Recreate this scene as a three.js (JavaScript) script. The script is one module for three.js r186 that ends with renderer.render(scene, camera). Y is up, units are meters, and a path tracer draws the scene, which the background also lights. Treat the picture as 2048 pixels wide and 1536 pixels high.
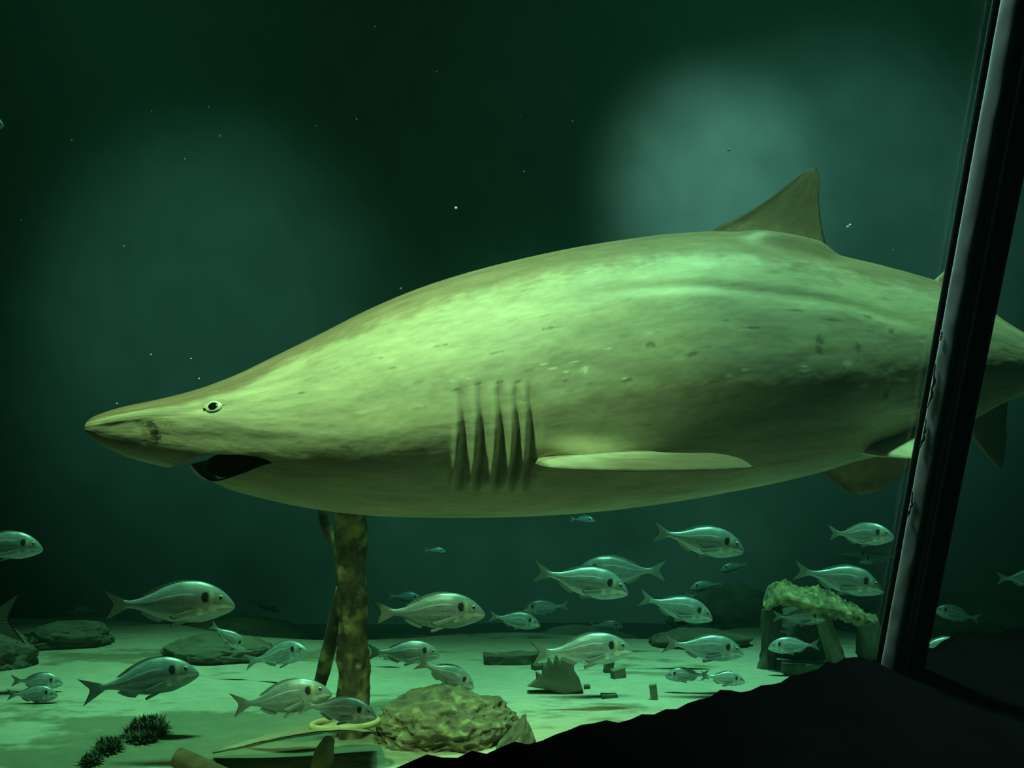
import * as THREE from 'three';
import { ImprovedNoise } from 'three/addons/math/ImprovedNoise.js';
import { mergeGeometries, mergeVertices } from 'three/addons/utils/BufferGeometryUtils.js';
import { Brush, Evaluator, SUBTRACTION } from 'three-bvh-csg';

// ---------------------------------------------------------------- camera, water, lamps, exposure
const scene = new THREE.Scene();
scene.background = new THREE.Color(0, 0, 0);
const EYE = 1.0, FOCAL = 2472;                                    // eye height above the sand, focal length for a 2048 x 1536 frame
const camera = new THREE.PerspectiveCamera(2 * Math.atan(768 / FOCAL) * 180 / Math.PI, 4 / 3, 0.05, 60);
camera.position.set(0, EYE, 0);
camera.lookAt(0, EYE, -1);
const renderer = new THREE.WebGLRenderer({ antialias: true });
renderer.toneMapping = THREE.LinearToneMapping;
renderer.toneMappingExposure = 1.0;
renderer.shadowMap.enabled = true;
scene.fog = new THREE.FogExp2(new THREE.Color().setRGB(0.010, 0.040, 0.034), 0.010);   // the cloudy water of the tank

// lamps hung over the water: position, target, colour (linear), candela, cone, penumbra, size
const LAMPS = [
  { at: [-1.15, 4.2, -0.75], to: [-0.37, 1.08, -2.3], rgb: [0.50, 1.0, 0.35], cd: 84, cone: 12.5, pen: 1.0, label: 'yellow-green floodlight over the shark\'s head' },
  { at: [0.72, 5.2, -1.95], to: [0.56, 1.05, -2.45], rgb: [0.34, 1.0, 0.44], cd: 82, cone: 13, pen: 1.0, label: 'green floodlight above the shark\'s back' },
  { at: [0.95, 6.4, -3.9], to: [0.85, 0, -3.85], rgb: [0.22, 1.0, 0.52], cd: 125, cone: 11, pen: 1.0, label: 'teal floodlight over the sand by the mullion' },
  { at: [0.25, 6.4, -3.9], to: [0.15, 0, -3.95], rgb: [0.21, 1.0, 0.48], cd: 52, cone: 10, pen: 1.0, label: 'teal floodlight over the bright middle sand' },
  { at: [-0.6, 6.4, -3.9], to: [-0.62, 0, -3.85], rgb: [0.23, 1.0, 0.45], cd: 80, cone: 11, pen: 1.0, label: 'teal floodlight over the sand by the post' },
  { at: [-1.4, 6.4, -4.0], to: [-1.35, 0, -3.9], rgb: [0.23, 1.0, 0.45], cd: 95, cone: 12, pen: 1.0, label: 'teal floodlight over the left sand' },
  { at: [0.62, 3.4, -3.75], to: [1.03, 2.1, -6.3], rgb: [0.30, 1.0, 0.74], cd: 36, cone: 12.5, pen: 1.0, label: 'small teal spotlight aimed at the back wall' },
  { at: [1.9, 3.6, -3.9], to: [1.75, 1.75, -6.3], rgb: [0.22, 1.0, 0.72], cd: 15, cone: 24, pen: 1.0, label: 'wide teal spotlight aimed at the right back wall' },
  { at: [-1.8, 3.3, -3.7], to: [-1.6, 1.35, -6.3], rgb: [0.2, 1.0, 0.70], cd: 13, cone: 21, pen: 1.0, label: 'dim teal spotlight aimed at the left back wall' },
  { at: [0.2, 3.5, -3.4], to: [0.2, 0.15, -6.3], rgb: [0.18, 1.0, 0.60], cd: 22, cone: 20, pen: 1.0, label: 'added dim teal fill spotlight aimed low at the back wall' },  // unseen fill lamp, added to lift the lower back wall
  { at: [-0.35, 3.1, -1.2], to: [0.41, 1.2, -1.15], rgb: [0.5, 1.0, 0.8], cd: 30, cone: 13.5, pen: 0.8, label: 'added pale teal fill spotlight washing the window frame' },  // unseen lamp, added to brighten the sealant on the mullion
];

// ---------------------------------------------------------------- helpers
const V = (x, y, z) => new THREE.Vector3(x, y, z);
const W = (px, py, d) => V((px - 1024) / FOCAL * d, EYE - (py - 768) / FOCAL * d, -d);   // a design point read off at a chosen distance
const lin = (r, g, b) => new THREE.Color().setRGB(r, g, b);
const perlin = new ImprovedNoise();
const n3 = (x, y, z) => perlin.noise(x + 31.7, y + 11.3, z + 57.1);
const fbm = (x, y, z, o = 4) => { let s = 0, a = 1, t = 0; for (let i = 0; i < o; i++) { s += a * n3(x, y, z); t += a; x *= 2.03; y *= 2.03; z *= 2.03; a *= 0.5; } return s / t; };
const clamp = (x, a = 0, b = 1) => Math.min(b, Math.max(a, x));
const sst = (x, a, b) => { const t = clamp((x - a) / (b - a)); return t * t * (3 - 2 * t); };
const lerp = (a, b, t) => a + (b - a) * t;
let seedState = 12345;
const rnd = () => { seedState = (seedState * 1664525 + 1013904223) >>> 0; return seedState / 4294967296; };
const used = {};
function numbered(name) { const n = used[name] = (used[name] ?? -1) + 1; return n ? name + '_' + String(n).padStart(3, '0') : name; }
function shade(o) { o.traverse((c) => { if (c.isMesh) { c.castShadow = true; c.receiveShadow = true; } }); return o; }
function mesh(name, geo, mat, parent) { const m = new THREE.Mesh(geo, mat); m.name = name; m.castShadow = m.receiveShadow = true; if (parent) parent.add(m); return m; }
function top(o, label, category, group, kind) {
  o.name = numbered(o.name); o.userData.label = label; o.userData.category = category;
  if (group) o.userData.group = group;
  if (kind) o.userData.kind = kind;
  scene.add(shade(o)); return o;
}
function group(name, p) { const g = new THREE.Group(); g.name = name; if (p) g.position.copy(p); return g; }
// smooth table lookup (monotone cubic)
function table(pts) {
  const n = pts.length, d = [], m = [];
  for (let i = 0; i < n - 1; i++) d.push((pts[i + 1][1] - pts[i][1]) / (pts[i + 1][0] - pts[i][0]));
  for (let i = 0; i < n; i++) m.push(i === 0 ? d[0] : i === n - 1 ? d[n - 2] : d[i - 1] * d[i] <= 0 ? 0 : 2 * d[i - 1] * d[i] / (d[i - 1] + d[i]));
  return (x) => {
    if (x <= pts[0][0]) return pts[0][1]; if (x >= pts[n - 1][0]) return pts[n - 1][1];
    let i = 0; while (x > pts[i + 1][0]) i++;
    const h = pts[i + 1][0] - pts[i][0], t = (x - pts[i][0]) / h, t2 = t * t, t3 = t2 * t;
    return (2 * t3 - 3 * t2 + 1) * pts[i][1] + (t3 - 2 * t2 + t) * h * m[i] + (-2 * t3 + 3 * t2) * pts[i + 1][1] + (t3 - t2) * h * m[i + 1];
  };
}
function texture(w, h, f, srgb = true) {                            // f(u, v) -> linear rgb 0..1 (colour) or grey
  const data = new Uint8Array(w * h * 4);
  const enc = (x) => { x = clamp(x); return Math.round(255 * (srgb ? (x <= 0.0031308 ? 12.92 * x : 1.055 * Math.pow(x, 1 / 2.4) - 0.055) : x)); };
  for (let j = 0; j < h; j++) for (let i = 0; i < w; i++) {
    const c = f((i + 0.5) / w, (j + 0.5) / h), o = (j * w + i) * 4;
    if (typeof c === 'number') data[o] = data[o + 1] = data[o + 2] = enc(c); else { data[o] = enc(c[0]); data[o + 1] = enc(c[1]); data[o + 2] = enc(c[2]); }
    data[o + 3] = 255;
  }
  const t = new THREE.DataTexture(data, w, h, THREE.RGBAFormat);
  t.magFilter = THREE.LinearFilter; t.minFilter = THREE.LinearFilter; t.wrapS = t.wrapT = THREE.RepeatWrapping;
  if (srgb) t.colorSpace = THREE.SRGBColorSpace;
  t.needsUpdate = true; return t;
}
function std(o) { return new THREE.MeshStandardMaterial(o); }
function gridGeometry(nu, nv, f, wrapV = false) {                   // f(u, v) -> Vector3, uv = (u, v)
  const pos = [], uv = [], idx = [];
  for (let i = 0; i <= nu; i++) for (let j = 0; j <= nv; j++) { const p = f(i / nu, j / nv); pos.push(p.x, p.y, p.z); uv.push(i / nu, j / nv); }
  for (let i = 0; i < nu; i++) for (let j = 0; j < nv; j++) { const a = i * (nv + 1) + j, b = a + nv + 1; idx.push(a, b, a + 1, b, b + 1, a + 1); }
  const g = new THREE.BufferGeometry();
  g.setAttribute('position', new THREE.Float32BufferAttribute(pos, 3)); g.setAttribute('uv', new THREE.Float32BufferAttribute(uv, 2)); g.setIndex(idx);
  g.computeVertexNormals();
  if (wrapV) { const n = g.attributes.normal; for (let i = 0; i <= nu; i++) { const a = i * (nv + 1), b = a + nv, v = V(n.getX(a) + n.getX(b), n.getY(a) + n.getY(b), n.getZ(a) + n.getZ(b)).normalize(); n.setXYZ(a, v.x, v.y, v.z); n.setXYZ(b, v.x, v.y, v.z); } }
  return g;
}
// colours of a rough thing, per vertex: blotches of several matters
function mottle(g, colors, freq, seed, sharp = 3) {
  const p = g.attributes.position, c = new Float32Array(p.count * 3);
  for (let i = 0; i < p.count; i++) {
    const x = p.getX(i) * freq + seed, y = p.getY(i) * freq, z = p.getZ(i) * freq - seed;
    let w = 0, r = 0, gg = 0, b = 0;
    colors.forEach((k, n) => { const a = Math.exp(sharp * (fbm(x + n * 13.1, y - n * 7.7, z + n * 3.3, 4) * 2.2 + (k[3] ?? 0))); w += a; r += a * k[0]; gg += a * k[1]; b += a * k[2]; });
    const s = 1 + 0.35 * fbm(x * 5, y * 5, z * 5, 3);
    c[i * 3] = r / w * s; c[i * 3 + 1] = gg / w * s; c[i * 3 + 2] = b / w * s;
  }
  g.setAttribute('color', new THREE.BufferAttribute(c, 3)); return g;
}
function rockGeo(rx, ry, rz, seed, rough = 0.28, det = 4, freq = 1.6) {
  let g = new THREE.IcosahedronGeometry(1, det * 4); g.deleteAttribute('normal'); g.deleteAttribute('uv'); g = mergeVertices(g, 1e-4);
  const p = g.attributes.position;
  for (let i = 0; i < p.count; i++) {
    const v = V(p.getX(i), p.getY(i), p.getZ(i)), k = 1 + rough * 1.5 * fbm(v.x * freq + seed, v.y * freq, v.z * freq, 5) - rough * 0.5 * Math.abs(n3(v.x * 3 * freq, v.y * 3 * freq + seed, v.z * 3 * freq));
    p.setXYZ(i, v.x * k * rx, v.y * k * ry, v.z * k * rz);
  }
  g.computeVertexNormals(); return g;
}
const vmat = (rough = 0.95) => std({ color: 0xffffff, vertexColors: true, roughness: rough });
const M = {
  rough: vmat(0.95),
  rubber: std({ color: lin(0.006, 0.006, 0.006), roughness: 0.75 }),
  black: std({ color: lin(0.008, 0.009, 0.008), roughness: 0.6 }),
};

// ---------------------------------------------------------------- the hall: floor, walls, ceiling
function structure(name, geo, mat, parent) { const m = mesh(name, geo, mat, parent ?? scene); m.userData.kind = 'structure'; return m; }
function slab(x0, x1, y0, y1, z0, z1) { return new THREE.BoxGeometry(x1 - x0, y1 - y0, z1 - z0).translate((x0 + x1) / 2, (y0 + y1) / 2, (z0 + z1) / 2); }
const dark = std({ color: lin(0.02, 0.022, 0.022), roughness: 0.9 });
structure('floor', slab(-4.2, 4.2, -0.45, -0.25, -7.0, 2.2), dark);
structure('ceiling', slab(-4.2, 4.2, 7.2, 7.4, -7.0, 2.2), dark);
structure('wall_left', slab(-4.4, -4.2, -0.45, 7.4, -7.0, 2.2), dark);
structure('wall_right', slab(4.2, 4.4, -0.45, 7.4, -7.0, 2.2), dark);
structure('wall_front', slab(-4.4, 4.4, -0.45, 7.4, 2.2, 2.4), dark);
{ // the rock face at the back of the tank
  const g = gridGeometry(150, 80, (u, v) => { const x = -4.2 + 8.4 * u, y = -0.4 + 7.6 * v; return V(x, y, -6.45 + 0.16 * fbm(x * 0.7, y * 0.7, 3, 3) + 0.015 * n3(x * 2.7, y * 2.7, 9)); });
  mottle(g, [[0.12, 0.12, 0.118], [0.10, 0.103, 0.10], [0.13, 0.128, 0.12, -0.2]], 1.3, 4, 1.5);
  structure('wall_back', mergeGeometries([g.toNonIndexed()]), M.rough);
}
// ---------------------------------------------------------------- the sand
const sandHeight = (x, z) => 0.05 * fbm(x * 0.7, 0, z * 0.7, 3) + 0.012 * fbm(x * 2.6 + 2, 5, z * 5.5, 3) - 0.2 * sst(-z + 0.5 * n3(x * 1.1, 4, 2), 5.05, 5.6);
{
  const g = gridGeometry(260, 220, (u, v) => { const x = -4.1 + 8.2 * u, z = -0.9 - 4.6 * v; return V(x, sandHeight(x, z), z); });
  const gp = g.index.array; for (let i = 0; i < gp.length; i += 3) { const t = gp[i]; gp[i] = gp[i + 1]; gp[i + 1] = t; }
  g.computeVertexNormals();
  if (g.attributes.normal.getY(500) < 0) { for (let i = 0; i < gp.length; i += 3) { const t = gp[i]; gp[i] = gp[i + 1]; gp[i + 1] = t; } g.computeVertexNormals(); }
  const uv = g.attributes.uv; for (let i = 0; i < uv.count; i++) uv.setXY(i, uv.getX(i), uv.getY(i));
  const map = texture(2048, 1400, (u, v) => {
    const x = -4.1 + 8.2 * u, z = -0.9 - 4.6 * v;
    const grain = 0.10 * fbm(x * 70, 1, z * 70, 2), patch = fbm(x * 1.3 + 8, 3, z * 2.6, 5);
    // brownish film of algae that has grown over part of the sand at the left
    const zone = Math.exp(-(((x + 0.75) / 0.55) ** 2) - (((z + 3.6) / 0.34) ** 2)) + 0.8 * Math.exp(-(((x + 1.0) / 0.5) ** 2) - (((z + 4.55) / 0.14) ** 2)) + 0.6 * Math.exp(-(((x + 1.3) / 0.4) ** 2) - (((z + 3.35) / 0.1) ** 2));
    const film = sst(patch * 0.7 + 0.5 * fbm(x * 5, 2, z * 14, 4) + 0.75 * zone + 0.2 * fbm(x * 25, 6, z * 40, 3), 0.12, 0.42);
    const s = 0.92 + grain + 0.22 * patch + 0.16 * fbm(x * 18, 9, z * 26, 3);
    return [lerp(0.46, 0.20, film) * s, lerp(0.43, 0.19, film) * s, lerp(0.35, 0.13, film) * s];
  });
  const bump = texture(1024, 1024, (u, v) => 0.5 + 0.5 * fbm(u * 60, v * 60, 2, 3), false);
  bump.repeat.set(3, 2);
  const m = structure('sand_bed', g, std({ map, bumpMap: bump, bumpScale: 0.006, roughness: 0.95 }));
  m.userData.label = 'pale green sand bed covering the tank bottom'; m.userData.category = 'sand'; m.userData.kind = 'structure';
}

// ---------------------------------------------------------------- the window: panes, mullion, rock ledge
const P0 = V(0.4125, 0.68, -1.405), lHat = V(0.79, 0, -0.61).normalize(), mHat = V(0, 0.65, 0.345).normalize(), nHat = new THREE.Vector3().crossVectors(lHat, mHat).normalize();
const F = (l, m, n) => P0.clone().addScaledVector(lHat, l).addScaledVector(mHat, m).addScaledVector(nHat, n);
function bar(l0, l1, m0, m1, n0, n1, r = 0.0008) {                  // a bevelled bar in the tilted frame of the window
  const s = new THREE.Shape(); s.moveTo(l0 + r, n0); s.lineTo(l1 - r, n0); s.lineTo(l1, n0 + r); s.lineTo(l1, n1 - r); s.lineTo(l1 - r, n1); s.lineTo(l0 + r, n1); s.lineTo(l0, n1 - r); s.lineTo(l0, n0 + r); s.closePath();
  const g = new THREE.ExtrudeGeometry(s, { depth: m1 - m0, bevelEnabled: false });
  const p = g.attributes.position; for (let i = 0; i < p.count; i++) { const q = F(p.getX(i), m0 + p.getZ(i), p.getY(i)); p.setXYZ(i, q.x, q.y, q.z); }
  g.computeVertexNormals(); return g;
}
{
  const glass = new THREE.MeshPhysicalMaterial({ color: lin(0.98, 1, 0.99), transmission: 1, thickness: 0, roughness: 0, ior: 1.4, specularIntensity: 0.6 });
  for (const [n, l0, l1] of [['window_1', -1.45, 0.012], ['window_2', 0.018, 1.9]]) {
    const q = [F(l0, -0.05, 0.002), F(l1, -0.05, 0.002), F(l1, 1.25, 0.002), F(l0, 1.25, 0.002)];
    const g = new THREE.BufferGeometry();
    g.setAttribute('position', new THREE.Float32BufferAttribute(q.flatMap((p) => [p.x, p.y, p.z]), 3)); g.setAttribute('uv', new THREE.Float32BufferAttribute([0, 0, 1, 0, 1, 1, 0, 1], 2)); g.setIndex([0, 1, 2, 0, 2, 3]); g.computeVertexNormals();
    const pane = structure(n, g, glass); pane.castShadow = false;
  }
  const g = group('window_mullion', F(0, 0, 0));
  const put = (name, geo, mat) => mesh(name, geo.translate(-g.position.x, -g.position.y, -g.position.z), mat, g);
  put('edge_strip', bar(-0.0015, 0.03, -0.08, 1.25, 0.0, 0.0016), std({ color: lin(0.16, 0.16, 0.15), roughness: 0.5 }));
  put('gasket', bar(0.0015, 0.03, -0.08, 1.25, 0.0016, 0.0085), M.rubber);
  const worn = texture(64, 1024, (u, v) => { const k = 1 + 0.3 * fbm(u * 2, v * 60, 1, 4), dirt = sst(fbm(u * 6, v * 90, 5, 3), 0.22, 0.4); return [lerp(0.5, 0.2, dirt) * k, lerp(0.52, 0.21, dirt) * k, lerp(0.52, 0.2, dirt) * k]; });
  // the sealant is a shallow half-round bead
  { const bead = gridGeometry(200, 10, (u, v) => { const a = Math.PI * v; return F(-0.0005 - 0.0022 * Math.pow(Math.sin(a), 0.35) + 0.0004 * n3(u * 60, v * 2, 1), -0.08 + 1.33 * u, 0.0085 + 0.0185 * (0.5 - 0.5 * Math.cos(a))); }); put('sealant_bead', bead, std({ map: worn, roughness: 0.45 })); }
  put('groove', bar(0.003, 0.03, -0.08, 1.25, 0.0085, 0.0315), M.rubber);
  put('inner_trim', bar(0.0, 0.03, -0.08, 1.25, 0.0315, 0.037), std({ color: lin(0.035, 0.035, 0.03), roughness: 0.6 }));
  put('frame_bar', bar(-0.0005, 0.032, -0.08, 1.25, 0.037, 0.044, 0.002), M.black);
  const flakes = std({ color: lin(0.55, 0.55, 0.46), roughness: 0.9 });
  for (const [m, h] of [[0.365, 0.05], [0.31, 0.035], [0.225, 0.032], [0.42, 0.012]]) {
    const f = gridGeometry(16, 5, (u, v) => F(-0.0033 - 0.0015 * Math.sin(Math.PI * v) * (0.6 + n3(u * 9, v * 5, m * 50)), m - h / 2 + h * u, 0.0095 + (0.0012 + 0.0022 * Math.abs(n3(u * 5, 2, m * 31))) * 2 * v * Math.sin(Math.PI * clamp(u, 0.02, 0.98)) ** 0.5));
    put('flake', f, flakes);
  }
  top(g, 'dark slanting window mullion with a pale sealant bead', 'window frame');
}
{ // rough rock ledge under the window, in deep shade on the visitors' side
  const g = gridGeometry(220, 40, (u, v) => {
    const l = -1.6 + 3.4 * u, q = F(l, 0, 0), a = v;            // v: down the tank side, over the top, down the visitors' side
    const out = V(-lHat.z, 0, lHat.x).multiplyScalar(-1);        // horizontal, towards the visitors
    const side = out.dot(nHat) > 0 ? out : out.negate();
    const rough = 0.010 * fbm(l * 14, 3, 1, 4) + 0.006 * n3(l * 50, 1, 2) + 0.012 * fbm(l * 4, 8, 1, 2);
    let off, y;
    const t0 = 0.25, t1 = 0.75;
    if (a < t0) { off = 0.0; y = lerp(0.0, 0.688, a / t0); } else if (a < t1) { const t = (a - t0) / (t1 - t0); off = 0.55 * t; y = 0.688 - 0.10 * t; } else { off = 0.55; y = lerp(0.588, -0.25, (a - t1) / (1 - t1)); }
    return V(q.x + side.x * off, y + (y > 0.1 ? rough * 1.2 + 0.02 * fbm(l * 6, off * 9, 4, 4) * sst(off, 0, 0.2) : 0), q.z + side.z * off);
  });
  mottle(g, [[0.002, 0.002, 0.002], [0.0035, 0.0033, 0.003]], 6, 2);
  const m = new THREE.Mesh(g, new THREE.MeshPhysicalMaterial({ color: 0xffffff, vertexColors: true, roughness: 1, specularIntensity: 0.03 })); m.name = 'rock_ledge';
  top(m, 'black rough rock ledge in front of the window', 'ledge');
}

// ---------------------------------------------------------------- lamps
for (const L of LAMPS) {
  const g = group('tank_lamp', V(...L.at));
  const dir = V(...L.to).sub(g.position).normalize();
  g.quaternion.setFromUnitVectors(V(0, -1, 0), dir);
  mesh('housing', new THREE.LatheGeometry([[0.0, 0.2], [0.05, 0.2], [0.07, 0.18], [0.1, 0.03], [0.105, 0.0], [0.1, 0.0], [0.09, 0.03], [0.0, 0.05]].map((p) => new THREE.Vector2(...p)), 28), M.black, g);
  mesh('lamp_lens', new THREE.CylinderGeometry(0.088, 0.088, 0.006, 28).translate(0, 0.025, 0), std({ color: 0x222222, emissive: lin(...L.rgb), emissiveIntensity: 2 }), g);
  const rod = new THREE.CylinderGeometry(0.012, 0.012, 7.2 - L.at[1] - 0.15, 10);
  const r = mesh('hanger', rod, M.black, g);
  const inv = g.quaternion.clone().invert(); r.quaternion.copy(inv); r.position.copy(V(0, 0.15 + (7.2 - L.at[1] - 0.15) / 2, 0).applyQuaternion(inv));
  top(g, L.label, 'lamp', 'floodlights hung over the tank');
  const s = new THREE.SpotLight(lin(...L.rgb), L.cd, 0, L.cone * Math.PI / 180, L.pen, 2);
  s.position.copy(g.position).addScaledVector(dir, 0.02); s.target.position.set(...L.to); s.castShadow = true; s.shadow.radius = 9; s.name = 'tank_lamp_light';
  scene.add(s, s.target);
}

// ---------------------------------------------------------------- the shark
{
  const D0 = 2.47;
  const depth = table([[100, 2.47], [1450, 2.47], [1700, 2.52], [1900, 2.62], [2100, 2.78], [2300, 3.0], [2700, 3.4]]);
  // side profile (in millimetre-like units: 1 unit = D0 / FOCAL metres), read along the body
  const topY = table([[172, 852], [178, 842], [190, 833], [215, 823], [250, 813], [330, 796], [400, 777], [470, 751], [550, 713], [640, 669], [750, 614], [850, 573], [950, 542], [1050, 517], [1150, 496], [1250, 480], [1350, 468], [1430, 464], [1500, 468], [1560, 478], [1650, 506], [1750, 531], [1850, 559], [1900, 577], [1970, 632], [2010, 655], [2060, 682], [2150, 700], [2300, 706], [2500, 690]]);
  const botY = table([[172, 856], [178, 868], [190, 879], [215, 895], [250, 911], [300, 926], [330, 933], [380, 948], [425, 963], [470, 981], [525, 996], [600, 1013], [700, 1027], [800, 1034], [900, 1035], [1000, 1034], [1100, 1030], [1200, 1022], [1300, 1010], [1400, 994], [1500, 975], [1600, 952], [1700, 924], [1800, 890], [1900, 855], [1980, 812], [2060, 785], [2150, 768], [2300, 752], [2500, 730]]);
  const midY = table([[172, 854], [190, 850], [215, 847], [250, 843], [330, 834], [430, 836], [550, 852], [700, 856], [900, 838], [1100, 800], [1300, 768], [1500, 750], [1700, 738], [1880, 720], [2050, 725], [2300, 728], [2500, 710]]);
  const halfW = table([[172, 0.004], [178, 0.024], [190, 0.04], [215, 0.058], [250, 0.074], [330, 0.096], [430, 0.122], [550, 0.155], [700, 0.19], [900, 0.222], [1100, 0.238], [1300, 0.238], [1500, 0.222], [1700, 0.178], [1880, 0.13], [2050, 0.078], [2150, 0.055], [2300, 0.036], [2500, 0.012]]);
  const nUp = table([[172, 2], [250, 1.75], [430, 1.8], [600, 1.95], [900, 2], [2500, 2]]);
  const nLo = table([[172, 2], [300, 2.1], [420, 2.0], [560, 1.7], [850, 1.68], [1050, 1.85], [1400, 1.95], [1800, 2], [2500, 2]]);
  const unit = D0 / FOCAL;
  const U = (x, y) => V((x - 1024) * unit, EYE - (y - 768) * unit, -D0);                       // side view units to world, on the middle plane
  const spine = (x) => { const d = depth(x); return V((x - 1024) / FOCAL * d, 0, -d); };
  const xs = [];
  for (let x = 172; x < 2500;) { xs.push(x); x += x < 178 ? 0.75 : x < 215 ? 2.2 : x < 640 ? 3 : x < 895 ? 5 : x < 1085 ? 1.5 : x < 1900 ? 6 : 9; }
  xs.push(2500);
  const K = 200;
  // gill slits (side units), nearest five
  const slits = [[929, 0], [962, 1], [998, 2], [1028, 3], [1053, 4]];
  const slitX = (c, y) => c + 7 * Math.sin(Math.PI * clamp((y - 770) / 190)) - 4 * sst(y, 900, 960);
  const dent = (x, y) => {                                                                     // displacement along the normal, metres
    let h = 0;
    if (x > 880 && x < 1100) {
      const m = (0.25 * sst(y, 766, 790) + 0.75 * sst(y, 790, 880)) * (1 - sst(y, 940, 975));
      for (const [c, k] of slits) {
        const q = x - slitX(c, y), my = m * (k === 0 ? 0.8 : 1);
        h += my * (-0.017 * Math.exp(-((q / 5.2) ** 2)) + 0.0065 * Math.exp(-(((q + 13) / 7) ** 2)));
        h += my * -0.006 * Math.exp(-(((q - 8) / 9) ** 2)) * (q > 0 ? 1 : 0.6);
      }
    }
    // long fold of the flank muscle above the middle
    if (x > 1050 && x < 1800) { const fy = 586 + ((x - 1390) / 300) ** 2 * 26 + (x > 1390 ? (x - 1390) * 0.10 : 0); h += -0.004 * Math.exp(-(((y - fy) / 9) ** 2)) * sst(x, 1060, 1250) * (1 - sst(x, 1620, 1790)); h += 0.0008 * Math.exp(-(((y - fy - 26) / 20) ** 2)) * sst(x, 1060, 1250) * (1 - sst(x, 1620, 1790)); }
    // ridge over the eye running to the snout, hollow round the eye, nostril
    if (x < 620) {
      const ry = lerp(838, 800, (x - 240) / 230);
      h += 0.006 * Math.exp(-(((y - ry) / 8) ** 2)) * sst(x, 200, 260) * (1 - sst(x, 470, 560));
      h += -0.006 * Math.exp(-(((x - 440) / 22) ** 2) - ((y - 812) / 10) ** 2);
      const nx = 306 + (y - 855) * 0.28; h += -0.0015 * Math.exp(-(((x - nx) / 7) ** 2)) * sst(y, 838, 850) * (1 - sst(y, 880, 900));
      h += -0.002 * Math.exp(-(((y - (868 + (x - 300) * 0.02)) / 14) ** 2)) * sst(x, 300, 360) * (1 - sst(x, 560, 620));
    }
    // shoulder over the root of the pectoral fin
    if (x > 1000 && x < 1320) h += 0.022 * Math.exp(-(((x - 1165 - (y - 885) * 1.2) / 62) ** 2) - ((y - 893) / 17) ** 2);
    // fold of skin along the foot of the dorsal fin
    if (x > 1430 && x < 1670) { const ly = 478 + (x - 1470) * 0.19; h += (0.016 * Math.exp(-(((y - ly) / 10) ** 2)) - 0.006 * Math.exp(-(((y - ly - 24) / 10) ** 2))) * sst(x, 1440, 1510) * (1 - sst(x, 1600, 1665)); }
    // slack skin in front of the pelvic fin
    if (x > 1600 && x < 1900) h += 0.006 * n3(x * 0.02, y * 0.028, 3) * sst(x, 1600, 1700) * sst(y, 740, 800);
    return h + 0.0012 * fbm(x * 0.012, y * 0.02, 7, 2);
  };
  const sect = (x, th) => {                                                                    // th: 0 top, PI/2 near side, PI bottom
    const c = Math.cos(th), s = Math.sin(th), n = c > 0 ? nUp(x) : nLo(x), m = midY(x);
    const y = c > 0 ? m + (topY(x) - m) * Math.pow(c, 2 / n) : m + (botY(x) - m) * Math.pow(-c, 2 / n);
    return [y, Math.sign(s) * halfW(x) * Math.pow(Math.abs(s), 2 / n)];
  };
  const at = (x, th) => {
    const [y, w] = sect(x, th), p = spine(x), t = spine(x + 4).sub(spine(x - 4)).normalize(), side = V(-t.z, 0, t.x);   // towards the visitors
    const d = depth(x); return V(p.x + side.x * w, EYE - (y - 768) / FOCAL * d, p.z + side.z * w);
  };
  const pos = [], uv = [], idx = [], N = xs.length;
  for (let i = 0; i < N; i++) for (let j = 0; j <= K; j++) { const p = at(xs[i], 2 * Math.PI * j / K - Math.PI); pos.push(p.x, p.y, p.z); uv.push((xs[i] - 172) / 2328, j / K); }
  for (let i = 0; i < N - 1; i++) for (let j = 0; j < K; j++) { const a = i * (K + 1) + j, b = a + K + 1; idx.push(a, b, a + 1, b, b + 1, a + 1); }
  // caps
  for (const [i, flip] of [[0, 1], [N - 1, 0]]) { const c = pos.length / 3, q = spine(xs[i]); pos.push(q.x, EYE - (midY(xs[i]) - 768) / FOCAL * depth(xs[i]), q.z); uv.push((xs[i] - 172) / 2328, 0.5); for (let j = 0; j < K; j++) { const a = i * (K + 1) + j; flip ? idx.push(c, a, a + 1) : idx.push(c, a + 1, a); } }
  const g = new THREE.BufferGeometry();
  g.setAttribute('position', new THREE.Float32BufferAttribute(pos, 3)); g.setAttribute('uv', new THREE.Float32BufferAttribute(uv, 2)); g.setIndex(idx);
  const seam = () => { g.computeVertexNormals(); const n = g.attributes.normal; for (let i = 0; i < N; i++) { const a = i * (K + 1), b = a + K, v = V(n.getX(a) + n.getX(b), n.getY(a) + n.getY(b), n.getZ(a) + n.getZ(b)).normalize(); n.setXYZ(a, v.x, v.y, v.z); n.setXYZ(b, v.x, v.y, v.z); } };
  seam();
  { // make sure that faces look outward
    const n = g.attributes.normal, i = 100 * (K + 1) + K * 3 / 4 | 0; const out = n.getZ(i) > 0;
    if (!out) { const a = g.index.array; for (let k = 0; k < a.length; k += 3) { const t = a[k]; a[k] = a[k + 1]; a[k + 1] = t; } seam(); }
  }
  { const p = g.attributes.position, n = g.attributes.normal;
    for (let i = 0; i < N; i++) for (let j = 0; j <= K; j++) { const k = i * (K + 1) + j, th = 2 * Math.PI * j / K - Math.PI, h = dent(xs[i], sect(xs[i], th)[0]) * sst(Math.abs(Math.sin(th)), 0.02, 0.3); p.setXYZ(k, p.getX(k) + n.getX(k) * h, p.getY(k) + n.getY(k) * h, p.getZ(k) + n.getZ(k) * h); }
    seam(); }
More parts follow.
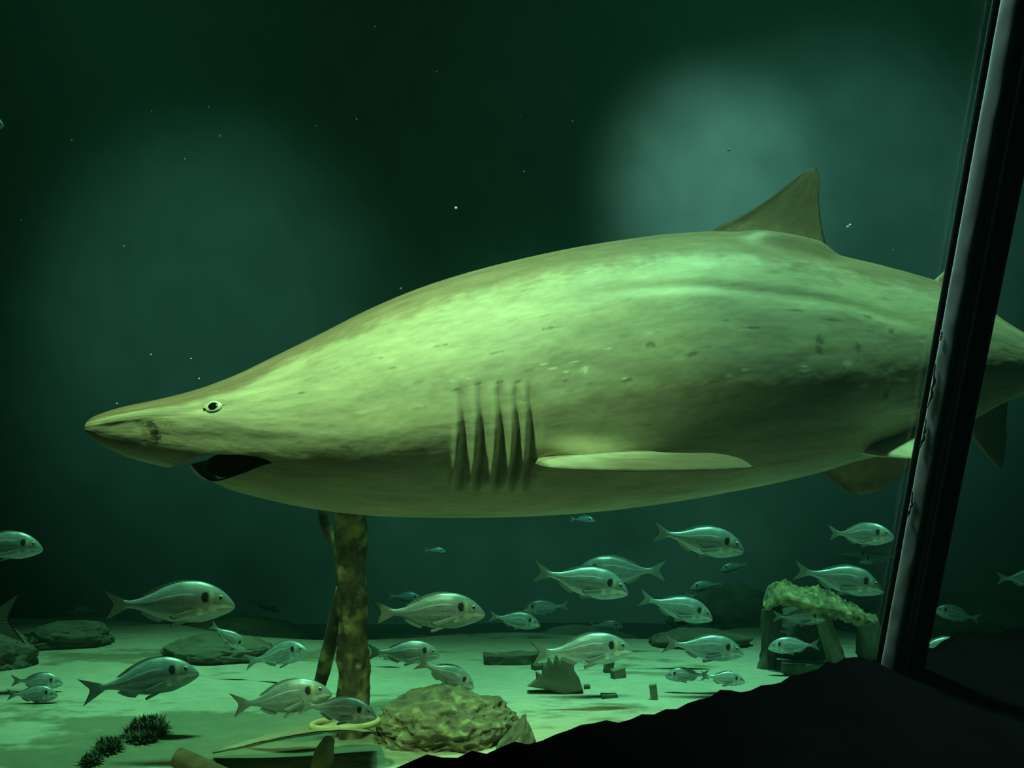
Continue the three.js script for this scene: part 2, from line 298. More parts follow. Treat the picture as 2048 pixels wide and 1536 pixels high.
  // skin: sandy grey, streaked and blotched; dark freckles, painted nostril shade and pale scars where the photograph has them
  const angleOf = (x, y) => { let a = 0, b = Math.PI; for (let k = 0; k < 30; k++) { const m = (a + b) / 2; sect(x, m)[0] < y ? a = m : b = m; } return (a + b) / 2; };
  const marks = [];
  const near = (px, py) => { const k = (D0 - halfW(px) * 0.92) / D0; return [1024 + (px - 1024) * k, 768 + (py - 768) * k]; };
  const mark = (px, py, rx, ry, rgb, a = 1) => { const [x, y] = near(px, py); marks.push([x, y, rx, ry, rgb, a]); };
  for (const [x, y, rx, ry, k] of [[304, 848, 17, 9, 0.9], [312, 870, 12, 26, 0.92], [335, 846, 26, 6, 0.5]]) mark(x, y, rx, ry, [0.04, 0.038, 0.03], k);  // nostril: the shade of its hollow painted into the skin colour
  const darkS = [0.07, 0.07, 0.055], paleS = [0.8, 0.8, 0.72];
  for (const [x, y, rx, ry] of [[912, 778, 9, 4], [957, 765, 9, 4], [998, 763, 10, 4], [1036, 762, 8, 3], [605, 785, 10, 3], [760, 715, 8, 2.5], [785, 735, 7, 2], [740, 708, 9, 2], [1690, 632, 12, 6], [1735, 662, 8, 11], [1592, 680, 8, 12], [1592, 700, 7, 12], [1660, 695, 6, 12], [1830, 705, 8, 16], [1830, 730, 7, 14], [1720, 790, 8, 10], [1636, 745, 10, 6], [1795, 812, 9, 9], [1450, 640, 12, 3], [1500, 655, 12, 3], [1380, 708, 14, 5], [1300, 690, 9, 7], [1250, 760, 14, 5], [1130, 760, 10, 3], [1100, 655, 20, 4], [990, 705, 16, 3], [880, 690, 18, 3], [1560, 620, 16, 3], [1620, 640, 18, 3]]) mark(x, y, rx, ry, darkS, 0.55);
  for (const [x, y, rx, ry] of [[1088, 727, 9, 2.5], [1104, 736, 8, 2.5], [1166, 739, 9, 8], [1148, 723, 9, 2], [1130, 743, 8, 2], [1247, 756, 8, 2], [1216, 696, 9, 2], [1453, 751, 8, 2.5], [1486, 738, 8, 3], [1567, 732, 8, 2.5], [1570, 741, 11, 3], [1590, 754, 8, 6], [1640, 726, 9, 9], [1672, 770, 14, 8]]) mark(x, y, rx, ry, paleS, 0.8);
  for (let i = 0; i < 150; i++) { const x = 420 + 1500 * rnd(), y = lerp(topY(x), botY(x), 0.1 + 0.75 * rnd()); marks.push([x, y, 5 + 12 * rnd(), 1.5 + 3 * rnd(), rnd() < 0.75 ? darkS : paleS, 0.12 + 0.2 * rnd()]); }
  const TW = 2048, TH = 1024, layer = new Float32Array(TW * TH * 4);
  for (const [x, y, rx, ry, rgb, a] of marks) {
    const th = angleOf(x, y), du = Math.ceil(rx * 2.2 / 2328 * TW) + 1, cu = (x - 172) / 2328 * TW;
    for (const sgn of [1, -1]) {
      const cv = (sgn * th / (2 * Math.PI) + 0.5) * TH, yy = Math.abs(sect(x, th + 0.05)[0] - sect(x, th - 0.05)[0]) + Math.abs(sect(x, th + 0.05)[1] - sect(x, th - 0.05)[1]) / unit, perRow = yy / (0.1 / (2 * Math.PI) * TH), dv = Math.ceil(ry * 2.2 / perRow) + 1;
      for (let j = Math.floor(cv - dv); j <= cv + dv; j++) for (let i = Math.floor(cu - du); i <= cu + du; i++) {
        if (i < 0 || i >= TW || j < 0 || j >= TH) continue;
        const e = ((i - cu) * 2328 / TW / rx) ** 2 + ((j - cv) * perRow / ry) ** 2, w = a * (1 - sst(Math.sqrt(e) + 0.7 * n3(i * 0.17, j * 0.21, x) + 0.3 * n3(i * 0.5, j * 0.5, x), 0.3, 1.25)), o = (j * TW + i) * 4;
        if (w > layer[o + 3]) { layer[o] = rgb[0]; layer[o + 1] = rgb[1]; layer[o + 2] = rgb[2]; layer[o + 3] = w; }
      }
    }
  }
  const skin = texture(TW, TH, (u, v) => {
    const x = 172 + 2328 * u, a = 2 * Math.PI * v, r = 6, cy = Math.cos(a) * r, sy = Math.sin(a) * r;
    const streak = fbm(x * 0.011, cy * 1.9, sy * 1.9, 4), blot = fbm(x * 0.006 + 5, cy * 0.5, sy * 0.5, 4), fine = fbm(x * 0.05, cy * 7, sy * 7, 2);
    const s = 1 + 0.40 * streak + 0.34 * blot + 0.2 * fine;
    const warm = 0.5 + 0.9 * blot;
    let c = [0.42 * s, lerp(0.405, 0.40, warm) * s, lerp(0.36, 0.30, warm) * s];
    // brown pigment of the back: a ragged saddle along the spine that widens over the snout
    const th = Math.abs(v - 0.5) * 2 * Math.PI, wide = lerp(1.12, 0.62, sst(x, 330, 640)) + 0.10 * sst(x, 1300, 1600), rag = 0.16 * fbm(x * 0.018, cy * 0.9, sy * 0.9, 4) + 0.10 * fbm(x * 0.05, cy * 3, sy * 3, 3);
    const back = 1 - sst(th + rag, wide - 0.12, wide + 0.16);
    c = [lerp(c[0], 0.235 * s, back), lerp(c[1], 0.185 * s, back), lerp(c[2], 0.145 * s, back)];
    const o = (Math.min(TH - 1, Math.floor(v * TH)) * TW + Math.min(TW - 1, Math.floor(u * TW))) * 4, w = layer[o + 3];
    return [lerp(c[0], layer[o], w), lerp(c[1], layer[o + 1], w), lerp(c[2], layer[o + 2], w)];
  });
  const skinBump = texture(1024, 1024, (u, v) => 0.5 + 0.35 * fbm(u * 60, v * 40, 1, 3) + 0.2 * fbm(u * 16, v * 30, 4, 2), false);
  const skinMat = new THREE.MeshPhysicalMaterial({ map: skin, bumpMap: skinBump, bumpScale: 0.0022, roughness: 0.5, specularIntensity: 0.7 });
  const mouthMat = std({ color: lin(0.17, 0.085, 0.07), roughness: 0.7 });
  // cut the open mouth
  const poly = [[330, 960], [338, 934], [354, 931], [371, 924], [386, 914], [414, 907], [460, 902], [505, 902], [540, 905], [562, 911], [572, 917], [552, 922], [512, 938], [474, 951], [446, 959], [428, 960], [416, 951], [408, 936], [402, 923], [398, 926], [399, 936], [405, 948], [416, 960], [424, 972], [400, 985], [345, 970]];
  const sh = new THREE.Shape(poly.map(([x, y]) => new THREE.Vector2((x - 1024) * unit, EYE - (y - 768) * unit)));
  const cutG = new THREE.ExtrudeGeometry(sh, { depth: 0.6, bevelEnabled: false, curveSegments: 4 }).translate(0, 0, -D0 - 0.3);
  const A = new Brush(g.toNonIndexed ? g : g, skinMat), B = new Brush(cutG, mouthMat);
  A.updateMatrixWorld(); B.updateMatrixWorld();
  const ev = new Evaluator(); ev.attributes = ['position', 'normal', 'uv']; ev.useGroups = true;
  const cut = ev.evaluate(A, B, SUBTRACTION);
  const root = group('shark', V(0.35, EYE - 0.05, -D0));
  const mine = (geo) => geo.translate(-root.position.x, -root.position.y, -root.position.z);
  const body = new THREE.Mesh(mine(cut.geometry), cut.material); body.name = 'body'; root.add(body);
  // lining of the mouth: throat core that stops the view through the head
  { const core = gridGeometry(30, 40, (u, v) => { const x = 412 + 190 * u, a = 2 * Math.PI * v, e = Math.sqrt(clamp(1 - (2 * u - 1) ** 4, 0, 1)); return U(x, 930 + 26 * e * Math.cos(a) + (x - 400) * 0.02).add(V(0, 0, (halfW(x) * 0.4 * lerp(0.5, 1, sst(u, 0, 0.5))) * e * Math.sin(a))); }, true);
    mesh('mouth_lining', mine(core), mouthMat, root).userData.label = 'fleshy mouth interior'; }
  // eyes
  for (const sgn of [1, -1]) {
    const [ex, ey] = near(430, 812), th = angleOf(ex, ey), p = at(ex, sgn * th), q = at(ex, sgn * (th + 0.1)), r = at(ex + 6, sgn * th), nrm = new THREE.Vector3().crossVectors(r.clone().sub(p), q.clone().sub(p)).normalize(); if (nrm.z * sgn < 0) nrm.negate();
    const e = group('eye', p.clone().sub(root.position)); e.quaternion.setFromUnitVectors(V(0, 0, 1), nrm);
    mesh('eyeball', new THREE.SphereGeometry(0.0165, 28, 20).scale(1.15, 0.8, 0.34), new THREE.MeshPhysicalMaterial({ color: lin(0.58, 0.62, 0.58), roughness: 0.15, clearcoat: 1 }), e);
    mesh('pupil', new THREE.SphereGeometry(0.0085, 20, 14).scale(1.2, 0.9, 0.25), new THREE.MeshPhysicalMaterial({ color: lin(0.004, 0.006, 0.008), roughness: 0.1 }), e).position.set(0, -0.0022, 0.0045);
    const lid = new THREE.TorusGeometry(0.0176, 0.003, 10, 36, Math.PI * 1.1).scale(1.15, 0.8, 0.7); mesh('eyelid', lid, std({ color: lin(0.36, 0.34, 0.28), roughness: 0.6 }), e).position.z = 0.0005;
    root.add(e);
  }
  // fins: a leading and a trailing edge from root to tip, with a wing-like thickness
  const finSkin = texture(512, 512, (u, v) => { const s = 1 + 0.35 * fbm(u * 9, v * 9, 2, 4) + 0.2 * fbm(u * 40, v * 40, 5, 2), edge = Math.max(1 - sst(v + 0.05 * n3(u * 20, v * 20, 1), 0.03, 0.24), sst(u + 0.03 * n3(u * 20, v * 14, 6), 0.86, 0.97), sst(v + 0.03 * n3(u * 25, 2, v * 9), 0.93, 0.99)); const k = lerp(1, 0.26, edge); return [0.34 * s * k, 0.26 * s * k, 0.20 * s * k]; });
  const finMat = new THREE.MeshPhysicalMaterial({ map: finSkin, roughness: 0.6, specularIntensity: 0.5 });
  const plainFin = new THREE.MeshPhysicalMaterial({ map: texture(256, 256, (u, v) => { const s = 1 + 0.3 * fbm(u * 9, v * 9, 2, 4) + 0.12 * fbm(u * 3, v * 40, 5, 2); return [0.27 * s, 0.22 * s, 0.165 * s]; }), roughness: 0.5, specularIntensity: 0.6 });
  const paleFin = new THREE.MeshPhysicalMaterial({ map: texture(256, 256, (u, v) => { const s = 1 + 0.3 * fbm(u * 9, v * 9, 2, 4) + 0.3 * fbm(u * 3, v * 40, 5, 2); return [0.46 * s, 0.44 * s, 0.36 * s]; }), roughness: 0.5, specularIntensity: 0.6 });
  const pectFin = new THREE.MeshPhysicalMaterial({ map: texture(512, 256, (u, v) => { const s = 1 + 0.35 * fbm(u * 9, v * 9, 2, 4) + 0.2 * fbm(u * 4, v * 40, 5, 2), k = sst(u + 0.16 * fbm(u * 8, v * 6, 4, 4), 0.12, 0.42), e = 1 - 0.55 * Math.max(1 - sst(v + 0.02 * n3(u * 30, v, 1), 0.0, 0.05), sst(u, 0.93, 0.99)); return [lerp(0.36, 0.18, k) * s * e, lerp(0.33, 0.14, k) * s * e, lerp(0.27, 0.105, k) * s * e]; }), roughness: 0.5, specularIntensity: 0.6 });
  function fin(name, LE, TE, thick, mat, flare = 0.0, bow = V(0, 0, 0)) {
    const a = new THREE.CatmullRomCurve3(LE), b = new THREE.CatmullRomCurve3(TE), nu = 36, nv = 24;
    const nrm = new THREE.Vector3().crossVectors(LE[LE.length - 1].clone().sub(LE[0]), TE[0].clone().sub(LE[0])).normalize();
    const sideGeo = (sg) => gridGeometry(nu, nv, (u, v) => {
      const s = 1 - (1 - u) ** 1.3, p = a.getPoint(s).lerp(b.getPoint(s), v * v * (3 - 2 * v) * 0.5 + v * 0.5), f = Math.sqrt(clamp(v * 1.0)) * (1 - v) * 2.6 * Math.sqrt(clamp(1 - u * 0.98));
      return p.addScaledVector(nrm, sg * f * (thick * lerp(1, 0.35, u) + flare * Math.exp(-u * 9)) / 2).addScaledVector(bow, u * u);
    });
    const p = sideGeo(1), q = sideGeo(-1), ia = q.index.array; for (let k = 0; k < ia.length; k += 3) { const t = ia[k]; ia[k] = ia[k + 1]; ia[k + 1] = t; } q.computeVertexNormals();
    return mesh(name, mine(mergeGeometries([p, q])), mat, root);
  }
  const S = (x, y, z = 0) => U(x, y).add(V(0, 0, z));
  fin('dorsal_fin', [S(1385, 500), S(1432, 456), S(1480, 432), S(1530, 403), S(1585, 361), S(1612, 342), S(1632, 336)], [S(1652, 545), S(1655, 503), S(1645, 460), S(1638, 400), S(1639, 355), S(1635, 337)], 0.008, finMat, 0.03).userData.label = 'upright grey-brown dorsal fin with a darker rim';
  const T = (x, y, dz = 0) => { const d = depth(x); return W(x, y, d + dz); };
  fin('second_dorsal_fin', [T(1845, 575), T(1872, 557), T(1905, 528), T(1935, 510)], [T(1962, 650), T(1958, 605), T(1945, 560), T(1938, 512)], 0.02, plainFin, 0.03);
  // pectoral fins, spread almost level
  const pect = (sg) => {
    const P = (px, py, d) => { const p = W(px, py, d); if (sg < 0) p.z = -2 * D0 - p.z; return p; };
    fin('pectoral_fin', [P(1050, 912, 2.34), P(1085, 932, 2.23), P(1180, 939, 2.13), P(1320, 941, 2.03), P(1440, 939, 1.96), P(1507, 935, 1.93)], [P(1300, 885, 2.38), P(1305, 902, 2.27), P(1370, 906, 2.16), P(1435, 907, 2.06), P(1480, 917, 1.99), P(1508, 934, 1.93)], 0.018, pectFin, 0.035);
  };
  pect(1); pect(-1);
  fin('pelvic_fin', [W(1700, 898, 2.44), W(1735, 908, 2.40), W(1790, 914, 2.34), W(1850, 917, 2.28), W(1905, 918, 2.24)], [W(1880, 838, 2.46), W(1890, 858, 2.40), W(1905, 880, 2.34), W(1915, 900, 2.29), W(1910, 916, 2.24)], 0.02, paleFin, 0.03);
  fin('pelvic_fin', [W(1620, 935, 2.58), W(1650, 952, 2.6), W(1672, 968, 2.62), W(1700, 984, 2.63), W(1722, 991, 2.64)], [W(1850, 860, 2.62), W(1838, 905, 2.63), W(1815, 940, 2.64), W(1780, 970, 2.64), W(1735, 990, 2.64)], 0.02, finMat, 0.02);
  fin('anal_fin', [T(1920, 800), T(1938, 862), T(1968, 905), T(2002, 940)], [T(2020, 770), T(2014, 830), T(2012, 890), T(2004, 938)], 0.02, plainFin, 0.02);
  { // caudal fin, out of the frame at the right
    fin('caudal_fin', [T(2015, 700), T(2080, 650), T(2220, 560), T(2380, 450), T(2520, 380)], [T(2420, 735), T(2380, 690), T(2400, 620), T(2460, 500), T(2530, 385)], 0.022, finMat, 0.01);
    fin('caudal_fin', [T(2060, 760), T(2120, 820), T(2190, 870)], [T(2400, 730), T(2290, 790), T(2200, 868)], 0.02, finMat, 0.01);
  }
  top(root, 'large shark with open mouth swimming across the tank', 'shark');
}

// ---------------------------------------------------------------- sea breams
const breamTex = texture(512, 256, (u, v) => {                     // u: nose to tail root, v: belly to back
  const rows = 0.11 * Math.sin(v * 80 + 2 * Math.sin(u * 5) + 3 * n3(u * 9, v * 9, 4)) + 0.08 * Math.sin(u * 210), s = 1 + 0.5 * fbm(u * 10, v * 12, 1, 4) + rows * 0.8 * sst(u, 0.3, 0.4);
  let c = [0.34 * s, 0.40 * s, 0.46 * s];
  const back = sst(v + 0.05 * n3(u * 14, v * 6, 2), 0.62, 0.95);
  c = c.map((k, i) => lerp(k, [0.24, 0.27, 0.27][i] * s, 0.55 * back));
  const ll = Math.exp(-(((v - (0.64 + 0.12 * Math.sin(u * 3.0) - 0.1 * u)) / 0.02) ** 2)) * sst(u, 0.32, 0.38); c = c.map((k, i) => lerp(k, [0.95, 1, 1][i], 0.85 * ll));
  const blot = (cu, cv, ru, rv, rgb, a) => { const e = ((u - cu) / ru) ** 2 + ((v - cv) / rv) ** 2, w = a * (1 - sst(e + 0.5 * n3(u * 30, v * 20, cu * 9), 0.5, 1.3)); c = c.map((k, i) => lerp(k, rgb[i], w)); };
  blot(0.25, 0.66, 0.034, 0.16, [0.012, 0.014, 0.016], 0.95);     // black patch over the gill cover
  blot(0.19, 0.68, 0.022, 0.2, [0.72, 0.68, 0.38], 0.6);          // golden band behind the eye
  blot(0.30, 0.30, 0.04, 0.1, [0.85, 0.9, 0.85], 0.7);
  blot(0.06, 0.42, 0.08, 0.14, [0.78, 0.82, 0.80], 0.7);
  blot(0.17, 0.36, 0.05, 0.12, [0.7, 0.74, 0.72], 0.6);
  blot(0.5, 0.30, 0.3, 0.10, [0.12, 0.14, 0.16], 0.4);
  blot(0.07, 0.3, 0.09, 0.03, [0.1, 0.1, 0.1], 0.6);               // mouth line
  return c;
});
const finTex = texture(128, 128, (u, v) => { const r = 0.8 + 0.25 * Math.sin(v * 80) + 0.2 * fbm(u * 9, v * 9, 3, 2), e = sst(u, 0.88, 0.98); return [lerp(0.42, 0.04, e) * r, lerp(0.5, 0.045, e) * r, lerp(0.52, 0.045, e) * r]; });
const breamMats = [1.2, 1.0, 1.4].map((k) => new THREE.MeshPhysicalMaterial({ map: breamTex, color: lin(k, k, k), roughness: 0.38, metalness: 0.35, specularIntensity: 0.8 }));
const finMatB = new THREE.MeshPhysicalMaterial({ map: finTex, roughness: 0.7, transmission: 0.1, thickness: 0, side: THREE.DoubleSide });
const eyeMat = new THREE.MeshPhysicalMaterial({ color: lin(0.008, 0.01, 0.012), roughness: 0.1, clearcoat: 1 }), irisMat = new THREE.MeshPhysicalMaterial({ color: lin(0.55, 0.55, 0.42), roughness: 0.3, metalness: 0.3 });
const bTop = table([[0, 0.012], [0.015, 0.035], [0.05, 0.078], [0.1, 0.122], [0.18, 0.166], [0.28, 0.19], [0.36, 0.19], [0.5, 0.158], [0.62, 0.1], [0.72, 0.058], [0.80, 0.043], [0.84, 0.05]]);
const bBot = table([[0, -0.008], [0.015, -0.026], [0.06, -0.052], [0.15, -0.088], [0.28, -0.118], [0.42, -0.118], [0.55, -0.094], [0.65, -0.055], [0.73, -0.022], [0.80, -0.012], [0.84, -0.018]]);
const bWid = table([[0, 0.004], [0.015, 0.018], [0.06, 0.038], [0.15, 0.06], [0.28, 0.072], [0.42, 0.066], [0.55, 0.05], [0.68, 0.028], [0.78, 0.015], [0.84, 0.006]]);
function makeBream(bend) {                                          // length 1, nose towards +x at x = 0.42
  const put = (s, y, z) => { const t = clamp((s - 0.25) / 0.75), a = bend * t * t; return V(0.42 - s, y, z + a * 0.5); };
  const body = gridGeometry(48, 28, (u, v) => { const s = 0.84 * (u < 0.2 ? u * u * 2.5 + u * 0.5 : u), a = 2 * Math.PI * v, c = Math.cos(a), m = (bTop(s) + bBot(s)) / 2, h = (bTop(s) - bBot(s)) / 2; return put(s, m - h * c, bWid(s) * Math.sign(Math.sin(a)) * Math.pow(Math.abs(Math.sin(a)), 1.15)); }, true);
  { const uv = body.attributes.uv, p = body.attributes.position; for (let i = 0; i < uv.count; i++) { const s = 0.42 - p.getX(i), b = bBot(s), t = bTop(s); uv.setXY(i, s / 0.84, clamp((p.getY(i) - b) / Math.max(1e-4, t - b))); } }
  if (body.attributes.normal.getZ(20 * 29 + 7) < 0) { const a = body.index.array; for (let k = 0; k < a.length; k += 3) { const t = a[k]; a[k] = a[k + 1]; a[k + 1] = t; } body.computeVertexNormals(); }
  // thin fins: a lens-shaped sheet between two edge curves
  const sheet = (E1, E2, th, nu = 12, nv = 8) => { const a = new THREE.CatmullRomCurve3(E1), b = new THREE.CatmullRomCurve3(E2); const f = (sg) => gridGeometry(nu, nv, (u, v) => a.getPoint(v).lerp(b.getPoint(v), u).add(V(0, 0, sg * th * Math.sin(Math.PI * clamp(v, 0.02, 0.98)) * (1 - 0.8 * u)))); const p = f(1), q = f(-1), ia = q.index.array; for (let k = 0; k < ia.length; k += 3) { const t = ia[k]; ia[k] = ia[k + 1]; ia[k + 1] = t; } q.computeVertexNormals(); return mergeGeometries([p, q]); };
  const tail = sheet([put(0.80, 0.042, 0), put(0.81, 0.028, 0), put(0.815, 0.014, 0), put(0.81, 0.002, 0), put(0.80, -0.012, 0)], [put(1.0, 0.128, 0), put(0.955, 0.07, 0), put(0.918, 0.016, 0), put(0.945, -0.045, 0), put(0.985, -0.112, 0)], 0.005, 12, 14);
  const dorsal = sheet([put(0.26, 0.182, 0), put(0.40, 0.18, 0), put(0.54, 0.138, 0), put(0.66, 0.075, 0)], [put(0.31, 0.2, 0), put(0.43, 0.2, 0), put(0.57, 0.153, 0), put(0.70, 0.08, 0)], 0.004);
  const anal = sheet([put(0.53, -0.092, 0), put(0.6, -0.07, 0), put(0.68, -0.036, 0)], [put(0.57, -0.122, 0), put(0.64, -0.098, 0), put(0.71, -0.052, 0)], 0.004);
  const pelvic = (z) => sheet([put(0.34, -0.11, z), put(0.37, -0.112, z), put(0.40, -0.112, z)], [put(0.47, -0.155, z * 1.6), put(0.475, -0.145, z * 1.6), put(0.48, -0.132, z * 1.5)], 0.004);
  const pect = (z) => sheet([put(0.27, 0.0, z * 0.072), put(0.275, -0.015, z * 0.073), put(0.27, -0.03, z * 0.072)], [put(0.47, -0.055, z * 0.1), put(0.455, -0.07, z * 0.1), put(0.42, -0.08, z * 0.095)], 0.003);
  return { body, tail, dorsal, anal, pelvics: [pelvic(0.02), pelvic(-0.02)], pects: [pect(1), pect(-1)], eyeAt: [put(0.098, 0.07, bWid(0.098) * 0.72), put(0.098, 0.07, -bWid(0.098) * 0.72)] };
}
const BREAM = [makeBream(0), makeBream(0.28), makeBream(-0.28)];
const eyeGeo = new THREE.SphereGeometry(0.015, 12, 8).scale(1, 1, 0.5), irisGeo = new THREE.SphereGeometry(0.022, 14, 10).scale(1, 1, 0.5);
const protos = {};
function bream(kind, mat, far) {
  const key = kind + '/' + mat + '/' + far;
  if (!protos[key]) {
    const B = BREAM[kind], g = new THREE.Group(); g.name = 'sea_bream';
    mesh('body', B.body, breamMats[mat], g); mesh('tail_fin', B.tail, finMatB, g); mesh('dorsal_fin', B.dorsal, finMatB, g); mesh('anal_fin', B.anal, finMatB, g);
    for (const p of B.pelvics) mesh('pelvic_fin', p, finMatB, g);
    if (!far) for (const p of B.pects) mesh('pectoral_fin', p, finMatB, g);
    B.eyeAt.forEach((p, i) => { const e = mesh('eye', irisGeo, irisMat, g); e.position.copy(p); mesh('pupil', eyeGeo, eyeMat, e).position.z = i ? -0.006 : 0.006; });
    protos[key] = g;
  }
  const c = protos[key].clone(); return c;
}
// nose x, nose y, tail x, tail y (middle of the fork), bend, yaw in degrees, label, optional distance
const FISH = [
  [470, 1213, 203, 1213, 0, 0, 'silver sea bream left of the encrusted post, largest of the shoal', 3.35],
  [398, 1348, 170, 1380, 1, 0, 'pale sea bream low over the sand, above the dark weed clumps', 3.55],
  [664, 1388, 455, 1420, 2, 0, 'sea bream with arched back beside the foot of the post', 3.4],
  [755, 1432, 592, 1415, 0, 10, 'darker sea bream crossing in front of the foot of the post', 2.98],
  [621, 1300, 492, 1328, 1, 25, 'pale sea bream with a black gill patch left of the thin leaning pole', 4.1],
  [86, 1100, -90, 1090, 0, 0, 'sea bream at the left edge showing only its head end, above the others', 4.0],
  [970, 1230, 742, 1228, 0, 0, 'large sea bream just right of the encrusted post', 3.6],
  [880, 1312, 733, 1305, 0, 0, 'sea bream with a pale belly stripe below the large one right of the post', 3.8],
  [947, 1380, 830, 1318, 1, -10, 'sea bream diving nose-down towards the sand right of the post', 3.7],
  [1256, 1188, 1062, 1143, 0, 0, 'sea bream with tail raised, overlapping another one that swims left', 3.9],
  [1150, 1150, 1336, 1143, 0, 180, 'sea bream swimming left, half hidden behind another one', 4.6],
  [1488, 1104, 1301, 1064, 0, 0, 'slim sea bream highest of the shoal in mid water under the shark', 3.9],
  [1425, 1240, 1275, 1195, 0, 0, 'sea bream heading down to the right in the middle of the shoal', 4.3],
  [1265, 1303, 1060, 1308, 0, 0, 'sharply lit sea bream above the jagged dark wood fragment', 3.75],
  [1487, 1310, 1323, 1287, 0, 0, 'greenish sea bream with black gill patch and golden brow near the sand', 3.95],
  [1778, 1072, 1660, 1074, 2, 35, 'sea bream seen three-quarter on, close to the mullion', 4.0],
  [1762, 1180, 1590, 1142, 1, 15, 'sea bream above the stone slab, its head almost at the mullion', 4.0],
  [1650, 1240, 1543, 1233, 0, 0, 'small sea bream in front of the stone slab', 4.3],
  [1536, 1297, 1642, 1290, 0, 180, 'small sea bream swimming left under the stone slab', 4.2],
  [1440, 1142, 1498, 1128, 0, 180, 'tiny far sea bream swimming left under the slim highest one', 5.4],
  [1718, 1125, 1800, 1112, 0, 180, 'far sea bream swimming left, its tail hidden by the mullion', 5.0],
  [1740, 1112, 1664, 1110, 0, 20, 'faint sea bream right under the three-quarter one', 5.4],
  [1498, 1224, 1450, 1208, 0, 30, 'faint tiny sea bream left of the stone slab', 5.6],
  [1380, 1178, 1448, 1168, 0, 180, 'faint sea bream swimming left beneath the tiny far one', 5.4],
  [1428, 1212, 1365, 1186, 0, 0, 'faint sea bream behind the head of the one heading down', 5.5],
  [1330, 1354, 1420, 1350, 0, 180, 'small sea bream grazing on the sand, swimming left', 3.95],
  [1246, 1254, 1178, 1252, 0, 0, 'small pale sea bream just above the sharply lit one', 5.0],
  [1046, 1222, 1140, 1212, 0, 180, 'faint sea bream swimming left over the back sand', 4.85],
  [1080, 1252, 975, 1232, 0, 0, 'dull green sea bream with a bright snout right of the large one', 4.6],
  [845, 1200, 775, 1192, 0, 0, 'faint sea bream behind the back of the large one', 5.4],
  [132, 1224, 202, 1222, 0, 180, 'faint sea bream behind the tail of the largest one', 5.3],
  [-340, 1300, 66, 1232, 0, 190, 'large pale tail of a sea bream leaving at the left edge', 3.55],
  [165, 1282, 72, 1262, 0, 20, 'faint sea bream above the left rocks', 4.9],
  [126, 1368, 20, 1362, 0, 0, 'dark sea bream at the lower left, upper of the close pair', 4.0],
  [116, 1392, 12, 1390, 0, 0, 'dark sea bream at the lower left, lower of the close pair', 3.85],
  [492, 1300, 418, 1248, 0, 0, 'faint sea bream nosing down under the largest one', 4.15],
  [562, 1222, 498, 1200, 0, 0, 'faint sea bream between the largest one and the post', 5.6],
  [1868, 1222, 1962, 1240, 0, 180, 'faint sea bream swimming left, right of the mullion', 4.6],
  [2110, 1160, 1990, 1158, 0, 0, 'pale sea bream at the right edge, tail end in view', 4.4],
  [1945, 1302, 1800, 1300, 0, 0, 'pale back of a sea bream showing above the ledge right of the mullion', 3.9],
  [8, 252, -130, 240, 0, 0, 'pale nose of a sea bream at the upper left edge', 3.6],
  [1190, 1042, 1140, 1040, 0, 20, 'tiny pale sea bream just under the shark\'s belly', 5.4],
  [892, 1104, 848, 1101, 0, 0, 'tiny faint sea bream in the dark water right of the post top', 5.9],
  [1490, 1365, 1400, 1352, 0, 0, 'pale sea bream low on the bright sand right of the grazing one', 3.85],
  [800, 1318, 735, 1300, 0, 0, 'faint sea bream beside the post behind the one with the belly stripe', 4.4],
];
FISH.forEach(([nx, ny, tx, ty, bend, yaw, label, d], i) => {
  const a = W(nx, ny, d), b = W(tx, ty, d), dir = a.clone().sub(b), seen = dir.length(), left = dir.x < 0, turn = (left ? yaw - 180 : yaw) * Math.PI / 180;
  const L = seen / Math.max(0.5, Math.cos(turn));
  const f = bream(bend, [0, 1, 0, 2, 0][i % 5], d > 4.5);
  const pitch = Math.atan2(dir.y, Math.abs(dir.x));
  f.scale.setScalar(L); f.rotation.order = 'YZX'; f.rotation.y = (left ? Math.PI : 0) - turn * (left ? 1 : 1); f.rotation.z = pitch;
  f.position.copy(b.lerp(a, 0.58));
  top(f, label, 'fish', 'sea breams of the shoal');
});

// ---------------------------------------------------------------- timber, rocks, debris
const encrust = [[0.26, 0.22, 0.10, -0.1], [0.09, 0.07, 0.045], [0.03, 0.026, 0.02, 0.12], [0.46, 0.42, 0.22, -0.25]];
function limb(points, radii, seed, rough = 0.1, nu = 60, nv = 22) {  // a rough tapering timber along a curve
  const c = new THREE.CatmullRomCurve3(points), fr = c.computeFrenetFrames(nu, false), r = table(radii.map((q, i) => [i / (radii.length - 1), q]));
  return gridGeometry(nu, nv + 0, (u, v) => {
    const i = Math.round(u * nu), p = c.getPoint(u), a = 2 * Math.PI * v, cx = Math.cos(a), sy = Math.sin(a), e = Math.sqrt(clamp(Math.min(u, 1 - u) * nu * 0.6, 0, 1));
    const k = r(u) * e * (1 + rough * 2.4 * fbm(cx * 1.4 + seed, sy * 1.4, u * points[0].distanceTo(points[points.length - 1]) * 9, 4));
    return p.addScaledVector(fr.normals[i], cx * k).addScaledVector(fr.binormals[i], sy * k);
  }, true);
}
function rough(name, geo, colors, freq, seed, label, category, grp, sharp) {
  geo.computeBoundingBox(); const c = geo.boundingBox.getCenter(V(0, 0, 0)), o = V(c.x, geo.boundingBox.min.y, c.z); mottle(geo, colors, freq, seed, sharp); geo.translate(-o.x, -o.y, -o.z);
  const m = new THREE.Mesh(geo, M.rough); m.name = name; m.position.copy(o); return top(m, label, category, grp);
}
const ground = (px, py) => { const d = EYE * FOCAL / (py - 768); const p = W(px, py, d); p.y = sandHeight(p.x, p.z); return p; };
